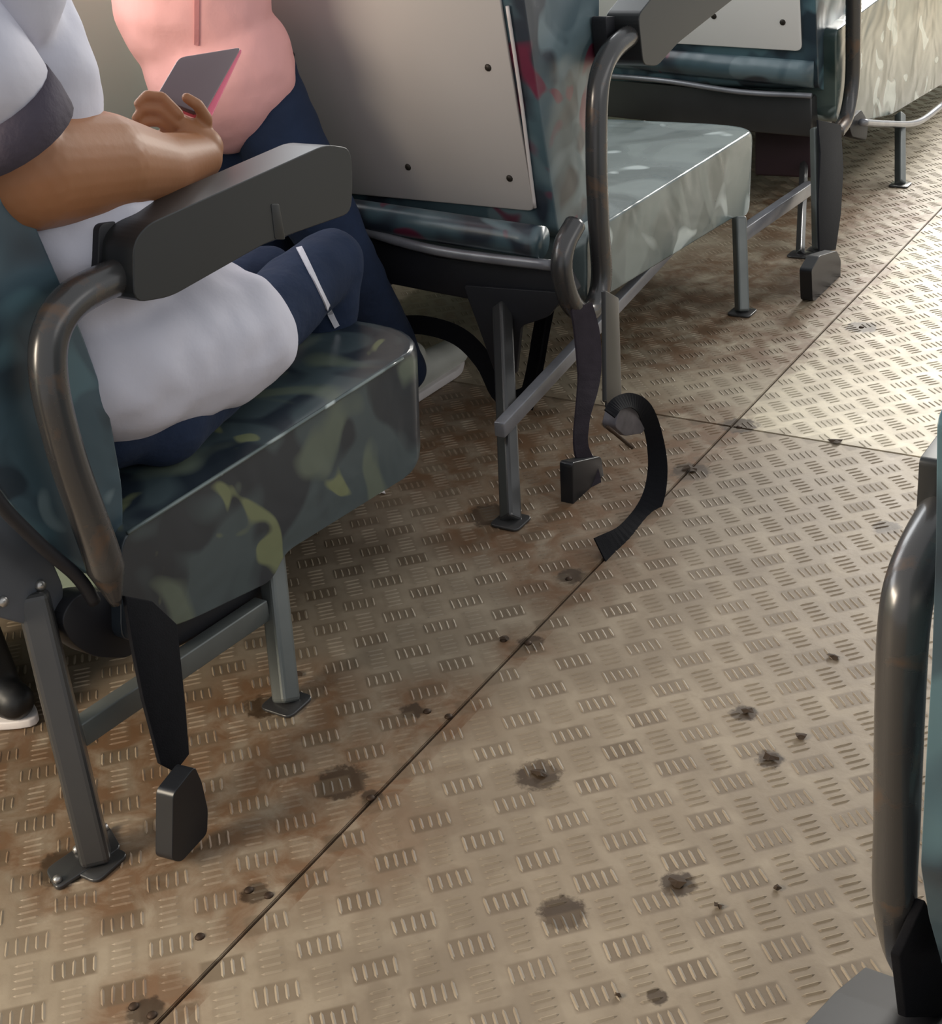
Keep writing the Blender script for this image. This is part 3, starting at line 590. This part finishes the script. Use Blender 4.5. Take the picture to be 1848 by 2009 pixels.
for Wq, sg in ((W2, 1), (W3, -1)):
    for k, (dz, L_) in enumerate(((.022, .055), (.007, .062), (-.008, .058), (-.022, .045))):
        a = Wq+Vector((-.03*sg*.5, .055, dz)); fing([a, a+Vector((-.02*sg, L_*.6, 0)), a+Vector((-.045*sg, L_*.8, -.004))], .0085, .007)
    fing([Wq+Vector((0, .03, .02)), Wq+Vector((-.015*sg, .055, .04)), Wq+Vector((-.03*sg, .075, .045))], .010, .008)
b2_ = blob('body', caps, [(Vector((-2.09, 2.22, 1.25)), (.13, .085, .18)), (Vector((-2.05, 2.26, 1.0)), (.12, .09, .18)), (Vector((-2.04, 2.28, .85)), (.10, .08, .12))]+he2, .0075, 'skin', p2, 4)
for s_ in (-1, 1): obj('eye', disc(w2((.03*s_, .083, .012)), .012, .004, 10, (-.4, .9, 0)), 'eye', b2_)
blob('hair', [], [(hd2+Vector((.006, -.018, .03)), (.086, .1, .105)), (hd2+Vector((.02, -.07, -.08)), (.07, .045, .13))], .009, 'hair', p2)
SH2 = blob('shirt', [(S2, S3, .08, .08), (S2, S2.lerp(E2, .75), .07, .066), (S3, S3.lerp(E3, .75), .07, .066)],
     [(Vector((-2.1, 2.21, 1.24)), (.165, .125, .22)), (Vector((-2.08, 2.24, 1.05)), (.18, .155, .24)), (Vector((-2.05, 2.26, .86)), (.165, .155, .17))], .009, 'pink', p2, 6, (.022, .12))
blob('trousers', [(A_, K_, .10, .08), (K_, F_, .08, .07), (A2, K2, .10, .085), (K2, F2, .085, .075)], [(Vector((-2.05, 2.30, .84)), (.15, .12, .12))], .009, 'navy', p2, 5, (.012, .09))
for c_ in (F_, F2):
    sx, sy = c_.x, c_.y
    s_ = blob('shoe', [(Vector((sx, sy, .055)), Vector((sx+.01, sy+.24, .045)), .046, .038), (Vector((sx, sy+.02, .08)), Vector((sx, sy+.06, .10)), .045, .038)], [], .007, 'shoe_white', p2)
    obj('sole', prism(outline([(sx-.045, sy-.05, .001), (sx+.045, sy-.05, .001), (sx+.055, sy+.2, .001), (sx+.01, sy+.29, .001), (sx-.04, sy+.2, .001)], .03), (0, 0, .022), .006), 'sole', s_)
# seams and piping laid on the cloth
bpy.context.view_layer.update()
def on(o, px, py, lift=.002):
    e = o.evaluated_get(bpy.context.evaluated_depsgraph_get()); d = (RT*(px-924)+DN*(py-1004.5)+fw*FPX).normalized(); mi = o.matrix_world.inverted()
    ok, loc, nor, _ = e.ray_cast(mi@CAM, (mi.to_3x3()@d).normalized())
    return (o.matrix_world@loc+nor*lift, nor) if ok else None
def strip(name, o, pix, wd, mat, parent):
    h = [q for q in (on(o, *p) for p in pix) if q]
    if len(h) > 2:
        pts = [q[0] for q in h]; obj(name, ribbon(pts, wd, .003, [(pts[min(i+1, len(pts)-1)]-pts[max(i-1, 0)]).cross(h[i][1]) for i in range(len(pts))]), mat, parent)
def line(a, b, n=14): return [(a[0]+(b[0]-a[0])*i/n, a[1]+(b[1]-a[1])*i/n) for i in range(n+1)]
strip('leg_piping', T1, line((575, 462), (660, 640)), .011, 'piping', p1)
strip('seam', SH2, line((386, -60), (386, 88)), .009, 'seam', p2)


# ------------------------------------------------------------------ phone
A0, B0, C0, D0 = P(306, 190, X=-1.50), P(352, 112, X=-1.53), P(474, 92, X=-1.51), P(400, 226, X=-1.46)
n_ = (C0-A0).cross(D0-B0).normalized()
if n_.dot(CAM-A0) < 0: n_ = -n_
ph = obj('phone', prism(outline([A0, B0, C0, D0], .012), -n_*.008, .002), 'screen')
tag(ph, 'dim dark phone in a pink red case held by the seated person', 'phone')
c1_ = outline([A0-n_*.004, B0-n_*.004, C0+(C0-B0).normalized()*.006-n_*.004, D0+(D0-A0).normalized()*.012-n_*.004], .012)
obj('phone_case', prism(c1_, -n_*.009, .002), 'case', ph)

# ------------------------------------------------------------------ black shoe under the near seat
sx = P(10, 1432, Z=.01)
t = thing('sneaker', 'black high shoe with a thin white sole line behind the near seat leg', 'shoe', (sx.x, sx.y, 0))
c0 = P(-30, 1330, Z=.06)
tip = P(76, 1424, Z=.012); heel = tip+Vector((-.27, .01, 0)); d_ = (tip-heel).normalized(); sd = Vector((-d_.y, d_.x, 0))
blob('upper', [(heel+Vector((0, 0, .05)), tip-d_*.05+Vector((0, 0, .035)), .05, .034), (heel+Vector((0, 0, .09)), heel+d_*.16+Vector((0, 0, .08)), .06, .045), (heel+d_*.06+Vector((0, 0, .06)), heel+d_*.09+Vector((0, 0, .24)), .06, .062), (tip-d_*.1+Vector((0, 0, .06)), heel+d_*.13+Vector((0, 0, .2)), .045, .055)], [], .007, 'shoe_black', t)
so = outline([heel-d_*.05-sd*.03+Vector((0, 0, -.009)), heel-d_*.05+sd*.03+Vector((0, 0, -.009)), tip-d_*.08+sd*.05+Vector((0, 0, -.009)), tip+sd*.01+Vector((0, 0, -.009)), tip-d_*.08-sd*.05+Vector((0, 0, -.009))], .04)
obj('sole', prism(so, (0, 0, .016), .005), 'sole', t)

# ------------------------------------------------------------------ litter on the floor
def scrap(px, py, s, lab):
    c = P(px, py, Z=0); bm = bmesh.new(); n = 9; a0 = random.random()*6
    top = bm.verts.new((c.x, c.y, .006)); low = bm.verts.new((c.x, c.y, .0008))
    ring = [bm.verts.new((c.x+math.cos(a0+2*math.pi*k/n)*s*random.uniform(.45, 1.1), c.y+math.sin(a0+2*math.pi*k/n)*s*random.uniform(.3, .8), random.uniform(.001, .006))) for k in range(n)]
    for k in range(n):
        bm.faces.new((top, ring[k], ring[(k+1) % n])); bm.faces.new((low, ring[(k+1) % n], ring[k]))
    tag(obj('leaf_scrap', bm, 'leaf'), lab, 'litter', 'scraps of dry litter on the floor')
for a in ((1570, 1447, .013, 'small dark hooked scrap on open floor, short of the aisle seat tube'), (1512, 1488, .014, 'dark crumpled scrap just below the small hooked one on the open floor'),
          (1636, 1291, .014, 'dark curled scrap on the floor beside the bent tube across the aisle'), (1466, 1397, .013, 'brown scrap between the tread bars above the hooked pair'),
          (1330, 1735, .016, 'ring shaped brown scrap on the lower open floor'), (1525, 1745, .008, 'tiny dark crumb on the lower open floor near the tube foot'),
          (1410, 1780, .009, 'tiny upright crumb between the ring shaped scrap and the tube'), (1640, 868, .022, 'dark scrap lying on the crosswise floor joint'),
          (1060, 1520, .017, 'long dark leaf scrap in the middle of the floor'), (1355, 922, .022, 'brown scrap beside the loose curved belt end'),
          (745, 968, .020, 'pale scrap on the floor beneath the near cushion corner'), (990, 1255, .012, 'dark crumb on the long floor joint, mid floor'),
          (583, 1325, .012, 'dark scrap against the front leg of the near seat'), (1212, 1955, .006, 'speck at the bottom of the picture on the open floor')):
    scrap(*a)
bpy.data.objects['leaf_scrap.010'].data.materials[0] = M['sole']
